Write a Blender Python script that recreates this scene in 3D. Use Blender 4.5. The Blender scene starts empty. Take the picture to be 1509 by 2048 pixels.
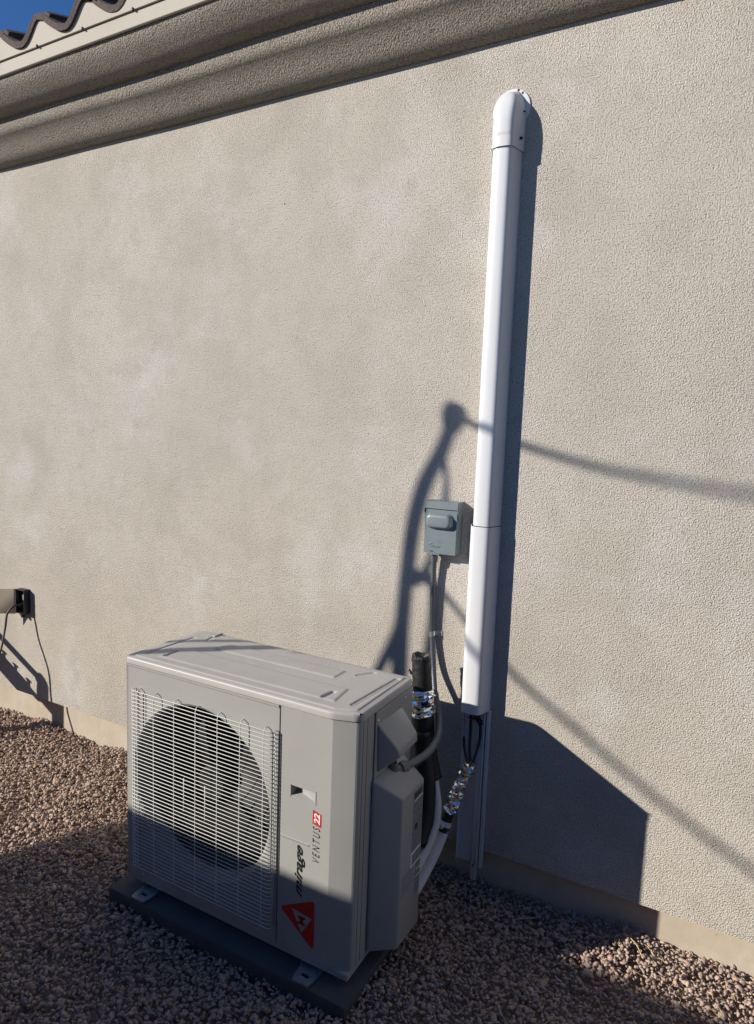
import bpy, bmesh, math, random
import numpy as np
from mathutils import Vector, Matrix

S = bpy.context.scene
COL = S.collection
random.seed(7)
RNG = np.random.default_rng(11)

# ------------------------------------------------------------------ camera
cam_d = bpy.data.cameras.new('camera')
cam = bpy.data.objects.new('camera', cam_d)
COL.objects.link(cam)
R_, U_, F_ = Vector((0.8780, 0.4780, 0.0364)), Vector((-0.0868, 0.0844, 0.9926)), Vector((-0.4713, 0.8743, -0.1166))
cam.matrix_world = Matrix(((R_.x, U_.x, -F_.x, 1.749), (R_.y, U_.y, -F_.y, -2.156),
                           (R_.z, U_.z, -F_.z, 1.606), (0, 0, 0, 1)))
cam_d.sensor_fit = 'HORIZONTAL'
cam_d.sensor_width = 36.0
cam_d.lens = 31.55
cam_d.clip_start = 0.05
cam_d.clip_end = 2000
S.camera = cam

# ------------------------------------------------------------------ light
KX, KZ = 1.12, 0.62
SUN = Vector((KX, 1.0, -KZ))            # direction in which the sunlight travels
ELEV = math.atan2(KZ, math.hypot(KX, 1.0))
world = bpy.data.worlds.new('World')
S.world = world
world.use_nodes = True
wn = world.node_tree
wn.nodes.clear()
sky = wn.nodes.new('ShaderNodeTexSky')
sky.sky_type = 'NISHITA'
sky.sun_disc = False
sky.sun_elevation = ELEV
sky.sun_rotation = math.atan2(-KX, -1.0)
sky.altitude = 400
sky.air_density = 1.0
sky.dust_density = 0.0
sky.ozone_density = 10.0
bg = wn.nodes.new('ShaderNodeBackground')
bg.inputs['Strength'].default_value = 0.085
wo = wn.nodes.new('ShaderNodeOutputWorld')
wn.links.new(sky.outputs[0], bg.inputs[0])
wn.links.new(bg.outputs[0], wo.inputs[0])
sun_d = bpy.data.lights.new('sun', 'SUN')
sun_d.energy = 5.0
sun_d.angle = math.radians(0.53)
sun_d.color = (1.0, 0.93, 0.83)
sun = bpy.data.objects.new('sun', sun_d)
COL.objects.link(sun)
sun.rotation_euler = SUN.to_track_quat('-Z', 'Y').to_euler()
sun.location = (-6, -6, 6)
S.view_settings.view_transform = 'Standard'
S.view_settings.look = 'None'
S.view_settings.exposure = 0.40
S.view_settings.gamma = 1.0
S.view_settings.use_curve_mapping = False


# ------------------------------------------------------------------ materials
def mat(name, color, rough=0.6, metal=0.0, spec=0.5, var=None, bump=None, coat=0.0):
    """var = (scale, second colour, lo, hi); bump = [(scale, strength, distance, detail), ...]"""
    m = bpy.data.materials.new(name)
    m.use_nodes = True
    nt = m.node_tree
    b = nt.nodes['Principled BSDF']
    b.inputs['Base Color'].default_value = (*color, 1)
    b.inputs['Roughness'].default_value = rough
    b.inputs['Metallic'].default_value = metal
    b.inputs['Specular IOR Level'].default_value = spec
    b.inputs['Coat Weight'].default_value = coat
    tc = nt.nodes.new('ShaderNodeTexCoord')
    if var:
        vs = var if isinstance(var, list) else [var]
        prev = None
        for sc, c2, lo, hi in vs:
            n = nt.nodes.new('ShaderNodeTexNoise')
            n.inputs['Scale'].default_value = sc
            n.inputs['Detail'].default_value = 6
            n.inputs['Roughness'].default_value = 0.6
            nt.links.new(tc.outputs['Object'], n.inputs['Vector'])
            mr = nt.nodes.new('ShaderNodeMapRange')
            mr.inputs['From Min'].default_value = lo
            mr.inputs['From Max'].default_value = hi
            nt.links.new(n.outputs['Fac'], mr.inputs['Value'])
            mx = nt.nodes.new('ShaderNodeMix')
            mx.data_type = 'RGBA'
            nt.links.new(mr.outputs[0], mx.inputs[0])
            if prev is None:
                mx.inputs[6].default_value = (*color, 1)
            else:
                nt.links.new(prev, mx.inputs[6])
            mx.inputs[7].default_value = (*c2, 1)
            prev = mx.outputs[2]
        nt.links.new(prev, b.inputs['Base Color'])
    if bump:
        prev = None
        for sc, st, dist, det in bump:
            n = nt.nodes.new('ShaderNodeTexNoise')
            n.inputs['Scale'].default_value = sc
            n.inputs['Detail'].default_value = det
            nt.links.new(tc.outputs['Object'], n.inputs['Vector'])
            bp = nt.nodes.new('ShaderNodeBump')
            bp.inputs['Strength'].default_value = st
            bp.inputs['Distance'].default_value = dist
            nt.links.new(n.outputs['Fac'], bp.inputs['Height'])
            if prev:
                nt.links.new(prev, bp.inputs['Normal'])
            prev = bp.outputs['Normal']
        nt.links.new(prev, b.inputs['Normal'])
    return m


M = {}
STUCCO_VAR = [(0.9, (0.55, 0.51, 0.45), 0.42, 0.62), (3.1, (0.445, 0.41, 0.355), 0.47, 0.72),
              (2.3, (0.60, 0.578, 0.55), 0.53, 0.74), (11.0, (0.47, 0.43, 0.375), 0.50, 0.75), (225.0, (0.20, 0.175, 0.145), 0.53, 0.64)]
M['stucco'] = mat('stucco', (0.51, 0.468, 0.405), 0.92, spec=0.15, var=STUCCO_VAR,
                  bump=[(240, 1.0, 0.0072, 3.5), (80, 0.4, 0.004, 2)])
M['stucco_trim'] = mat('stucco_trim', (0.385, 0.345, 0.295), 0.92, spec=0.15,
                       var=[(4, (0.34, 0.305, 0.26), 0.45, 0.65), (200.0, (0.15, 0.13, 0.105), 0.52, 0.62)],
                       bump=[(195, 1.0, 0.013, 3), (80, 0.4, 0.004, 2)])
M['foundation'] = mat('foundation', (0.475, 0.415, 0.335), 0.88, spec=0.15,
                      var=[(5, (0.41, 0.35, 0.275), 0.45, 0.68), (18, (0.42, 0.37, 0.30), 0.5, 0.7), (60, (0.30, 0.245, 0.18), 0.66, 0.72)],
                      bump=[(25, 0.35, 0.004, 4), (240, 0.25, 0.001, 2)])
M['trim'] = mat('painted_trim', (0.47, 0.435, 0.375), 0.85, spec=0.15, var=(3, (0.44, 0.405, 0.345), 0.4, 0.7))
M['tile'] = mat('concrete_tile', (0.105, 0.088, 0.083), 0.95, spec=0.1,
                var=[(14, (0.12, 0.09, 0.08), 0.45, 0.65), (130, (0.20, 0.165, 0.15), 0.54, 0.68)],
                bump=[(220, 1.0, 0.004, 3)])
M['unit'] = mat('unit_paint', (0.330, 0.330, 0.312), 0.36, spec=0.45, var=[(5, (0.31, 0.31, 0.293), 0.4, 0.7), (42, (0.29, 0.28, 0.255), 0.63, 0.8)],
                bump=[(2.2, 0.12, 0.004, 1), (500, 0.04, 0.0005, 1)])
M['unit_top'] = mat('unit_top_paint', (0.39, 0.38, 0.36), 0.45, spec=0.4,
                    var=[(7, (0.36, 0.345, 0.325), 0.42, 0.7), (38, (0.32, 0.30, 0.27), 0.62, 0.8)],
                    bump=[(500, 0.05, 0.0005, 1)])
M['unit_dark'] = mat('unit_shadow_gap', (0.05, 0.05, 0.05), 0.7)
M['wire'] = mat('coated_wire', (0.58, 0.58, 0.545), 0.38, spec=0.5)
M['black'] = mat('black_plastic', (0.012, 0.012, 0.014), 0.45, bump=[(60, 0.2, 0.002, 2)])
M['fan'] = mat('fan_plastic', (0.018, 0.019, 0.022), 0.6, spec=0.25)
M['coil'] = mat('coil_fins', (0.05, 0.055, 0.065), 0.5, metal=0.3)
M['galv'] = mat('galvanised_steel', (0.62, 0.65, 0.68), 0.38, metal=0.85, var=(40, (0.48, 0.5, 0.53), 0.4, 0.65))
M['screw'] = mat('screw_steel', (0.55, 0.55, 0.55), 0.3, metal=0.9)
M['pad'] = mat('pad_plastic', (0.062, 0.066, 0.07), 0.75, spec=0.3, var=(12, (0.08, 0.08, 0.078), 0.4, 0.7),
               bump=[(120, 0.25, 0.0015, 3)])
M['white'] = mat('white_pvc', (0.60, 0.61, 0.63), 0.34, spec=0.4, var=(2, (0.57, 0.58, 0.60), 0.4, 0.7),
                 bump=[(6, 0.05, 0.004, 1)])
M['hole'] = mat('dark_hole', (0.01, 0.01, 0.01), 0.8)
M['grey_box'] = mat('grey_enamel', (0.165, 0.200, 0.215), 0.38, spec=0.5, var=(18, (0.145, 0.178, 0.19), 0.4, 0.7),
                    bump=[(35, 0.06, 0.002, 2)])
M['conduit'] = mat('grey_conduit', (0.12, 0.135, 0.15), 0.38, spec=0.5)
M['conduit_metal'] = mat('conduit_steel', (0.11, 0.12, 0.14), 0.42, metal=0.5)
M['foam'] = mat('white_foam_sleeve', (0.62, 0.60, 0.60), 0.75, spec=0.2, bump=[(30, 0.2, 0.002, 3)])
M['rubber'] = mat('black_foam_sleeve', (0.012, 0.012, 0.013), 0.55, bump=[(45, 0.6, 0.004, 3)])
M['outlet_beige'] = mat('beige_plastic', (0.52, 0.45, 0.32), 0.5)
M['cord'] = mat('brown_cord', (0.05, 0.022, 0.014), 0.5)
M['red'] = mat('red_print', (0.48, 0.02, 0.015), 0.4)
M['ink'] = mat('black_print', (0.012, 0.012, 0.012), 0.4)
M['paper'] = mat('white_label', (0.72, 0.72, 0.72), 0.5)
M['label_grey'] = mat('grey_label', (0.15, 0.165, 0.165), 0.5, var=(120, (0.27, 0.28, 0.28), 0.45, 0.7))
M['block'] = mat('block_masonry', (0.30, 0.25, 0.195), 0.95, spec=0.1, var=(5, (0.26, 0.21, 0.165), 0.4, 0.7),
                 bump=[(90, 0.6, 0.005, 3)])
M['wood'] = mat('weathered_wood', (0.25, 0.18, 0.12), 0.85, var=(8, (0.19, 0.13, 0.09), 0.4, 0.7))
M['bark'] = mat('dry_bark', (0.13, 0.10, 0.075), 0.9, bump=[(30, 0.6, 0.01, 3)])
M['straw'] = mat('dry_straw', (0.46, 0.33, 0.15), 0.7)
M['brass'] = mat('weathered_brass', (0.35, 0.24, 0.10), 0.45, metal=0.9)
M['soil'] = mat('gravel_bed', (0.34, 0.265, 0.215), 0.95, spec=0.1,
                var=[(60, (0.22, 0.165, 0.13), 0.45, 0.6), (25, (0.40, 0.32, 0.26), 0.55, 0.7)],
                bump=[(70, 1.0, 0.012, 4)])


def foil_material():
    m = mat('foil_tape', (0.86, 0.87, 0.88), 0.13, metal=1.0, bump=[(45, 0.25, 0.006, 1)])
    nt = m.node_tree
    b = nt.nodes['Principled BSDF']
    tc = nt.nodes.new('ShaderNodeTexCoord')
    n = nt.nodes.new('ShaderNodeTexNoise')
    n.inputs['Scale'].default_value = 34
    n.inputs['Detail'].default_value = 1
    nt.links.new(tc.outputs['Object'], n.inputs['Vector'])
    r = nt.nodes.new('ShaderNodeValToRGB')
    r.color_ramp.interpolation = 'CONSTANT'
    r.color_ramp.elements[0].color = (0.86, 0.87, 0.88, 1)
    r.color_ramp.elements[1].position = 0.70
    r.color_ramp.elements[1].color = (0.5, 0.03, 0.03, 1)
    nt.links.new(n.outputs['Fac'], r.inputs[0])
    nt.links.new(r.outputs[0], b.inputs['Base Color'])
    return m


M['foil'] = foil_material()


def gravel_material():
    m = bpy.data.materials.new('gravel_stone')
    m.use_nodes = True
    nt = m.node_tree
    b = nt.nodes['Principled BSDF']
    b.inputs['Roughness'].default_value = 0.9
    b.inputs['Specular IOR Level'].default_value = 0.2
    a = nt.nodes.new('ShaderNodeAttribute')
    a.attribute_name = 'stone'
    r = nt.nodes.new('ShaderNodeValToRGB')
    e = r.color_ramp.elements
    e[0].position = 0.0
    e[0].color = (0.253, 0.184, 0.158, 1)
    e[1].position = 1.0
    e[1].color = (0.565, 0.456, 0.374, 1)
    for p, c in ((0.25, (0.383, 0.286, 0.235, 1)), (0.45, (0.474, 0.339, 0.268, 1)), (0.62, (0.414, 0.335, 0.292, 1)),
                 (0.8, (0.505, 0.383, 0.312, 1)), (0.92, (0.455, 0.296, 0.206, 1))):
        x = e.new(p)
        x.color = c
    nt.links.new(a.outputs['Fac'], r.inputs[0])
    tc = nt.nodes.new('ShaderNodeTexCoord')
    n = nt.nodes.new('ShaderNodeTexNoise')
    n.inputs['Scale'].default_value = 160
    n.inputs['Detail'].default_value = 4
    nt.links.new(tc.outputs['Object'], n.inputs['Vector'])
    mr = nt.nodes.new('ShaderNodeMapRange')
    mr.inputs['From Min'].default_value = 0.3
    mr.inputs['From Max'].default_value = 0.7
    mr.inputs['To Min'].default_value = 0.72
    mr.inputs['To Max'].default_value = 1.18
    nt.links.new(n.outputs['Fac'], mr.inputs['Value'])
    mx = nt.nodes.new('ShaderNodeMix')
    mx.data_type = 'RGBA'
    mx.blend_type = 'MULTIPLY'
    mx.inputs[0].default_value = 1
    nt.links.new(r.outputs[0], mx.inputs[6])
    nt.links.new(mr.outputs[0], mx.inputs[7])
    nt.links.new(mx.outputs[2], b.inputs['Base Color'])
    bp = nt.nodes.new('ShaderNodeBump')
    bp.inputs['Strength'].default_value = 0.5
    bp.inputs['Distance'].default_value = 0.002
    nt.links.new(n.outputs['Fac'], bp.inputs['Height'])
    nt.links.new(bp.outputs[0], b.inputs['Normal'])
    return m


M['gravel'] = gravel_material()


# ------------------------------------------------------------------ builders
def root(name, label, cat, loc=(0, 0, 0), group=None):
    o = bpy.data.objects.new(name, None)
    o.empty_display_size = 0.1
    COL.objects.link(o)
    o.location = loc
    o['label'] = label
    o['category'] = cat
    if group:
        o['group'] = group
    return o


def attach(o, parent):
    if parent is not None:
        o.parent = parent
        if parent.type == 'EMPTY':
            o.matrix_parent_inverse = Matrix.Translation(-Vector(parent.location))
    return o


def obj(name, me, material, parent=None, smooth=None, label=None, kind=None):
    if isinstance(me, bmesh.types.BMesh):
        bm = me
        bmesh.ops.recalc_face_normals(bm, faces=bm.faces)
        me = bpy.data.meshes.new(name)
        bm.to_mesh(me)
        bm.free()
    if material is not None and not me.materials:
        me.materials.append(material)
    if smooth is not None and len(me.polygons):
        me.polygons.foreach_set('use_smooth', [True] * len(me.polygons))
        if smooth < 180:
            me.set_sharp_from_angle(angle=math.radians(smooth))
    o = bpy.data.objects.new(name, me)
    COL.objects.link(o)
    attach(o, parent)
    if label:
        o['label'] = label
    if kind:
        o['kind'] = kind
    return o


def raw(verts, faces):
    bm = bmesh.new()
    vs = [bm.verts.new(v) for v in verts]
    for f in faces:
        try:
            bm.faces.new([vs[i] for i in f])
        except ValueError:
            pass
    return bm


def box(x0, x1, y0, y1, z0, z1, bevel=0.0, seg=2, bm=None):
    own = bm is None
    b2 = bmesh.new()
    bmesh.ops.create_cube(b2, size=1)
    for v in b2.verts:
        v.co = Vector((x0 + (v.co.x + .5) * (x1 - x0), y0 + (v.co.y + .5) * (y1 - y0), z0 + (v.co.z + .5) * (z1 - z0)))
    if bevel:
        bmesh.ops.bevel(b2, geom=b2.edges[:], offset=bevel, segments=seg, affect='EDGES', profile=0.5)
    if own:
        return b2
    return merge(bm, b2)


def merge(bm, b2):
    mp = {}
    for v in b2.verts:
        mp[v] = bm.verts.new(v.co)
    for f in b2.faces:
        bm.faces.new([mp[v] for v in f.verts])
    b2.free()
    return bm


def prism(poly, axis, a, b, bevel=0.0, seg=2):
    """extrude a 2-D polygon along an axis (0: poly=(y,z); 1: poly=(x,z); 2: poly=(x,y))"""
    def P(p, t):
        if axis == 0:
            return (t, p[0], p[1])
        if axis == 1:
            return (p[0], t, p[1])
        return (p[0], p[1], t)
    n = len(poly)
    vs = [P(p, a) for p in poly] + [P(p, b) for p in poly]
    fs = [list(range(n)), list(range(2 * n - 1, n - 1, -1))] + [[i, (i + 1) % n, n + (i + 1) % n, n + i] for i in range(n)]
    bm = raw(vs, fs)
    bmesh.ops.recalc_face_normals(bm, faces=bm.faces)
    if bevel:
        bmesh.ops.bevel(bm, geom=bm.edges[:], offset=bevel, segments=seg, affect='EDGES', profile=0.5)
    return bm


def smooth_path(pts, n):
    """Catmull-Rom through the points"""
    P = [Vector(p) for p in pts]
    P = [P[0] * 2 - P[1]] + P + [P[-1] * 2 - P[-2]]
    out = []
    for i in range(1, len(P) - 2):
        for k in range(n):
            t = k / n
            a, b, c, d = P[i - 1], P[i], P[i + 1], P[i + 2]
            out.append(0.5 * ((2 * b) + (c - a) * t + (2 * a - 5 * b + 4 * c - d) * t * t + (3 * b - a - 3 * c + d) * t ** 3))
    out.append(P[-2])
    return out


def tube(pts, r, n=10, cap=True, bm=None, jitter=None):
    """r: number or function of the index/(count-1)"""
    own = bm is None
    if own:
        bm = bmesh.new()
    P = [Vector(p) for p in pts]
    rings = []
    t0 = (P[1] - P[0]).normalized()
    up = Vector((0, 0, 1)) if abs(t0.z) < .9 else Vector((1, 0, 0))
    nrm = t0.cross(up).normalized()
    for i, p in enumerate(P):
        t = (P[min(i + 1, len(P) - 1)] - P[max(i - 1, 0)]).normalized()
        nrm = (nrm - t * nrm.dot(t)).normalized()
        bn = t.cross(nrm)
        rr = r(i / (len(P) - 1)) if callable(r) else r
        ring = []
        for k in range(n):
            a = 2 * math.pi * k / n
            q = rr * (1 + (jitter(i, k) if jitter else 0))
            ring.append(bm.verts.new(p + (nrm * math.cos(a) + bn * math.sin(a)) * q))
        rings.append(ring)
    for A, B in zip(rings, rings[1:]):
        for k in range(n):
            bm.faces.new([A[k], A[(k + 1) % n], B[(k + 1) % n], B[k]])
    if cap:
        bm.faces.new(rings[0][::-1])
        bm.faces.new(rings[-1])
    return bm


def disc_screw(c, axis, r=0.004, h=0.002):
    ax = Vector(axis)
    return tube([Vector(c) - ax * 0.002, Vector(c) + ax * h * .6, Vector(c) + ax * h], lambda t: r if t < .9 else r * .55, 10)


# ------------------------------------------------------------------ ground
def ground_h(x, y):
    t = np.clip((x - 0.2) / 1.6, 0, 1)
    u = np.clip((-x - 0.2) / 1.0, 0, 1)
    return -0.026 + 0.036 * t * t * (3 - 2 * t) + 0.006 * u


g = obj('ground', raw([(-300, -300, -.062), (300, -300, -.062), (300, 300, -.062), (-300, 300, -.062)], [[0, 1, 2, 3]]), M['soil'])
g['kind'] = 'structure'


def gravel():
    # several irregular angular stones, scattered in two layers; every face flat
    phi = (1 + 5 ** .5) / 2
    base = np.array([(-1, phi, 0), (1, phi, 0), (-1, -phi, 0), (1, -phi, 0), (0, -1, phi), (0, 1, phi), (0, -1, -phi),
                     (0, 1, -phi), (phi, 0, -1), (phi, 0, 1), (-phi, 0, -1), (-phi, 0, 1)], float)
    base /= np.linalg.norm(base[0])
    tri = np.array([(0, 11, 5), (0, 5, 1), (0, 1, 7), (0, 7, 10), (0, 10, 11), (1, 5, 9), (5, 11, 4), (11, 10, 2), (10, 7, 6),
                    (7, 1, 8), (3, 9, 4), (3, 4, 2), (3, 2, 6), (3, 6, 8), (3, 8, 9), (4, 9, 5), (2, 4, 11), (6, 2, 10),
                    (8, 6, 7), (9, 8, 1)])
    kinds = [base * RNG.uniform(.58, 1.30, (12, 1)) for _ in range(40)]
    pts = []
    for (x0, x1, y0, y1, n) in ((-2.3, 2.35, -1.5, .045, 76000), (-3.4, -2.3, -1.6, .045, 9000), (-1.6, 2.6, -2.4, -1.5, 9000)):
        pts.append(np.column_stack([RNG.uniform(x0, x1, n), RNG.uniform(y0, y1, n)]))
    xy = np.concatenate(pts)
    # nothing under the pad
    keep = ~((xy[:, 0] > 0.0) & (xy[:, 0] < .90) & (xy[:, 1] > -.68) & (xy[:, 1] < -.27))
    xy = xy[keep]
    n = len(xy)
    size = RNG.lognormal(math.log(.0057), .36, n).clip(.0028, .0165)
    z = ground_h(xy[:, 0], xy[:, 1]) + RNG.uniform(-.016, .0035, n)
    z += .006 * np.sin(xy[:, 0] * 5.1 + 1.3) * np.sin(xy[:, 1] * 6.3) + .004 * np.sin(xy[:, 0] * 13 + xy[:, 1] * 9)
    z += np.clip((xy[:, 1] + .14) / .18, 0, 1) * (.010 * np.sin(xy[:, 0] * 8.3 + 1) + .007 * np.sin(xy[:, 0] * 21.0))
    # keep the stones that would stick far out low
    z -= (size - .0065) * .6
    ax = RNG.normal(size=(n, 3))
    ax /= np.linalg.norm(ax, axis=1)[:, None]
    an = RNG.uniform(0, 2 * math.pi, n)
    sc = np.column_stack([RNG.uniform(.75, 1.7, n), RNG.uniform(.7, 1.2, n), RNG.uniform(.5, 1.0, n)])
    K = np.array(kinds)[RNG.integers(0, 40, n)] * sc[:, None, :] * size[:, None, None]
    c, s = np.cos(an)[:, None, None], np.sin(an)[:, None, None]
    A = ax[:, None, :]
    V = K * c + np.cross(np.broadcast_to(A, K.shape), K) * s + A * (K * A).sum(-1, keepdims=True) * (1 - c)
    V[:, :, 2] *= .85
    V += np.column_stack([xy, z])[:, None, :]
    V[:, :, 1] = np.minimum(V[:, :, 1], .049)
    F = (tri[None] + (np.arange(n) * 12)[:, None, None]).reshape(-1, 3)
    me = bpy.data.meshes.new('gravel')
    me.vertices.add(n * 12)
    me.vertices.foreach_set('co', V.reshape(-1).astype(np.float32))
    me.loops.add(len(F) * 3)
    me.loops.foreach_set('vertex_index', F.reshape(-1).astype(np.int32))
    me.polygons.add(len(F))
    me.polygons.foreach_set('loop_start', (np.arange(len(F)) * 3).astype(np.int32))
    me.update(calc_edges=True)
    at = me.attributes.new('stone', 'FLOAT', 'POINT')
    patch = .5 + .5 * np.sin(xy[:, 0] * 3.1 + 2 * np.sin(xy[:, 1] * 4))
    col = np.clip(RNG.uniform(0, 1, n) * .85 + .15 * patch, 0, 1)
    at.data.foreach_set('value', np.repeat(col, 12).astype(np.float32))
    o = obj('gravel', me, M['gravel'])
    o['kind'] = 'stuff'
    o['label'] = 'pinkish brown crushed gravel covering the ground along the wall'


gravel()

# ------------------------------------------------------------------ house
XL, XR = -7.0, 6.0
house = root('house', 'beige stucco house with moulded eave and dark curved roof tiles', 'house', (0, 0.2, 0))
wall = obj('wall', prism([(0.0, 0.136), (0.0, 2.864), (0.0, 3.2), (0.2, 3.2), (0.2, .12), (0.05, .12), (0.012, .128)], 0, XL, XR), M['stucco'], house)
obj('foundation', prism([(.05, -.2), (.05, .1195), (.2, .1195), (.2, -.2)], 0, XL, XR), M['foundation'], house,
    label='smooth beige foundation strip below the stucco')


obj('pit', tube([(.136, .0005, 2.474), (.136, -.0012, 2.474)], .0026, 10), M['hole'], house)


def moulding(name, prof, close):
    # extruded profile with a slightly wavering hand-floated line
    xs = np.arange(XL, XR + .01, .08)
    vs, fs = [], []
    n = len(prof)
    for x in xs:
        w = .0022 * math.sin(x * 2.3) + .0016 * math.sin(x * 5.9 + 1)
        for (y, z) in prof:
            vs.append((x, -y * (1 + w * 3), z + w * (1 if y > .02 else .3)))
    for i in range(len(xs) - 1):
        for k in range(n - 1):
            fs.append([i * n + k, i * n + k + 1, (i + 1) * n + k + 1, (i + 1) * n + k])
    return obj(name, raw(vs, fs), M['stucco_trim'], house, smooth=50)


def spl(pts, n=5):
    return [(p.x, p.y) for p in smooth_path([(a, b, 0) for a, b in pts], n)]


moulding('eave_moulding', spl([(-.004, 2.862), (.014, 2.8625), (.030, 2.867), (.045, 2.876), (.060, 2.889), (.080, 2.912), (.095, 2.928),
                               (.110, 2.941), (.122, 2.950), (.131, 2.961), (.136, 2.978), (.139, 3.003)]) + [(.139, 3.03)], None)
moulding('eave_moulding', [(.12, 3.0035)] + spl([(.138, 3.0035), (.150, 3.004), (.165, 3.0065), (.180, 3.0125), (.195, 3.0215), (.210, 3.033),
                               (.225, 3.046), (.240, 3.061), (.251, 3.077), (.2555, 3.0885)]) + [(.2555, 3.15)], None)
obj('fascia_trim', box(XL, XR, -.2685, -.2565, 3.093, 3.1460, .0015, 1), M['trim'], house, label='pale painted metal strip under the roof tiles')
PT = 0.281
CREST = -0.925


def tile_z(x):
    """upper surface of the tile wave at the eave, relative to its middle"""
    u = (x - CREST) % PT
    return .041 * (math.cos(math.pi * u / .180) if u < .180 else -math.cos(math.pi * (u - .180) / (PT - .180)))


xs_ = np.arange(XL, XR + .005, .012)
bs = [(x, 3.1472) for x in (XR, XL)] + [(float(x), 3.2265 + tile_z(x) - .024) for x in xs_]
obj('bird_stop', prism(bs, 1, -.2765, -.2600), M['trim'], house, label='flat beige closure board behind the tile ends')

roof = obj('roof', raw([(XL, -.25, 3.165), (XR, -.25, 3.165), (XR, 3.5, 4.42), (XL, 3.5, 4.42), (XL, 3.5, 4.38), (XR, 3.5, 4.38), (XR, -.24, 3.12), (XL, -.24, 3.12)],
                       [[0, 1, 2, 3], [4, 5, 6, 7], [0, 3, 4, 7], [1, 6, 5, 2], [3, 2, 5, 4], [0, 7, 6, 1]]), M['tile'], house)


def tile_mesh():
    th = .026
    n = 41
    W = PT + .028
    prof = []
    for k in range(n):
        u = k / (n - 1) * W
        lift = .017 * max(0, min(1, (u - PT + .02) / .02))
        prof.append((u, tile_z(CREST + .062 + u) + lift))
    ys = [0, .008, .2, .43]
    vs, fs = [], []
    for y in ys:
        for (u, z) in prof:
            vs.append((u, y, z + y * .335 - (.004 if y == 0 else 0)))
    for y in ys:
        for k in range(n):
            a, b = prof[max(k - 1, 0)], prof[min(k + 1, n - 1)]
            t = Vector((b[0] - a[0], b[1] - a[1])).normalized()
            vs.append((prof[k][0] + t.y * th, y + (.003 if y == 0 else 0), prof[k][1] - t.x * th + y * .335))
    m = len(ys) * n
    for i in range(len(ys) - 1):
        for k in range(n - 1):
            fs.append([i * n + k, i * n + k + 1, (i + 1) * n + k + 1, (i + 1) * n + k])
            fs.append([m + i * n + k, m + (i + 1) * n + k, m + (i + 1) * n + k + 1, m + i * n + k + 1])
        fs.append([i * n, (i + 1) * n, m + (i + 1) * n, m + i * n])
        fs.append([i * n + n - 1, m + i * n + n - 1, m + (i + 1) * n + n - 1, (i + 1) * n + n - 1])
    for k in range(n - 1):
        fs.append([k, m + k, m + k + 1, k + 1])
    bm = raw(vs, fs)
    bmesh.ops.recalc_face_normals(bm, faces=bm.faces)
    me = bpy.data.meshes.new('roof_tile')
    bm.to_mesh(me)
    bm.free()
    me.materials.append(M['tile'])
    me.polygons.foreach_set('use_smooth', [True] * len(me.polygons))
    me.set_sharp_from_angle(angle=math.radians(50))
    return me


TILE = tile_mesh()
TX0 = CREST + .062
for row in range(2):
    for i in range(-14, 18 if row == 0 else 10):
        o = obj('roof_tile', TILE, None, roof)
        o.location = (TX0 + i * PT + random.uniform(-.003, .003), -.288 + row * .36 + random.uniform(-.006, .006),
                      3.2265 + row * .1206 + random.uniform(-.002, .002) + (.019 if row else 0))
        o.rotation_euler = (random.uniform(-.008, .008), random.uniform(-.008, .008), random.uniform(-.008, .008))
CLIP = bpy.data.meshes.new('clip')
b_ = box(-.0025, .0025, -.004, .003, -.001, .008)
b_.to_mesh(CLIP)
b_.free()
CLIP.materials.append(M['hole'])
for i in range(-10, 16):
    o = obj('clip', CLIP, None, house)
    o.location = (-.935 + i * PT, -.2770, 3.1445)

# ------------------------------------------------------------------ equipment pad
pad = obj('equipment_pad', box(-.03, .925, -.712, -.245, -.055, .020, .007, 2), M['pad'], smooth=40)
pad['label'] = 'dark grey plastic pad lying on the gravel under the air conditioner'
pad['category'] = 'pad'

# ------------------------------------------------------------------ outdoor unit
YF, YB = -.6555, -.2965
ac = root('air_conditioner', 'off-white outdoor air conditioner with round fan behind a wire grille', 'air conditioner', (.45, -.476, .02))
U = M['unit']

# fan panel with a round opening
FC, FR = (.327, .445), .283


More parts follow.
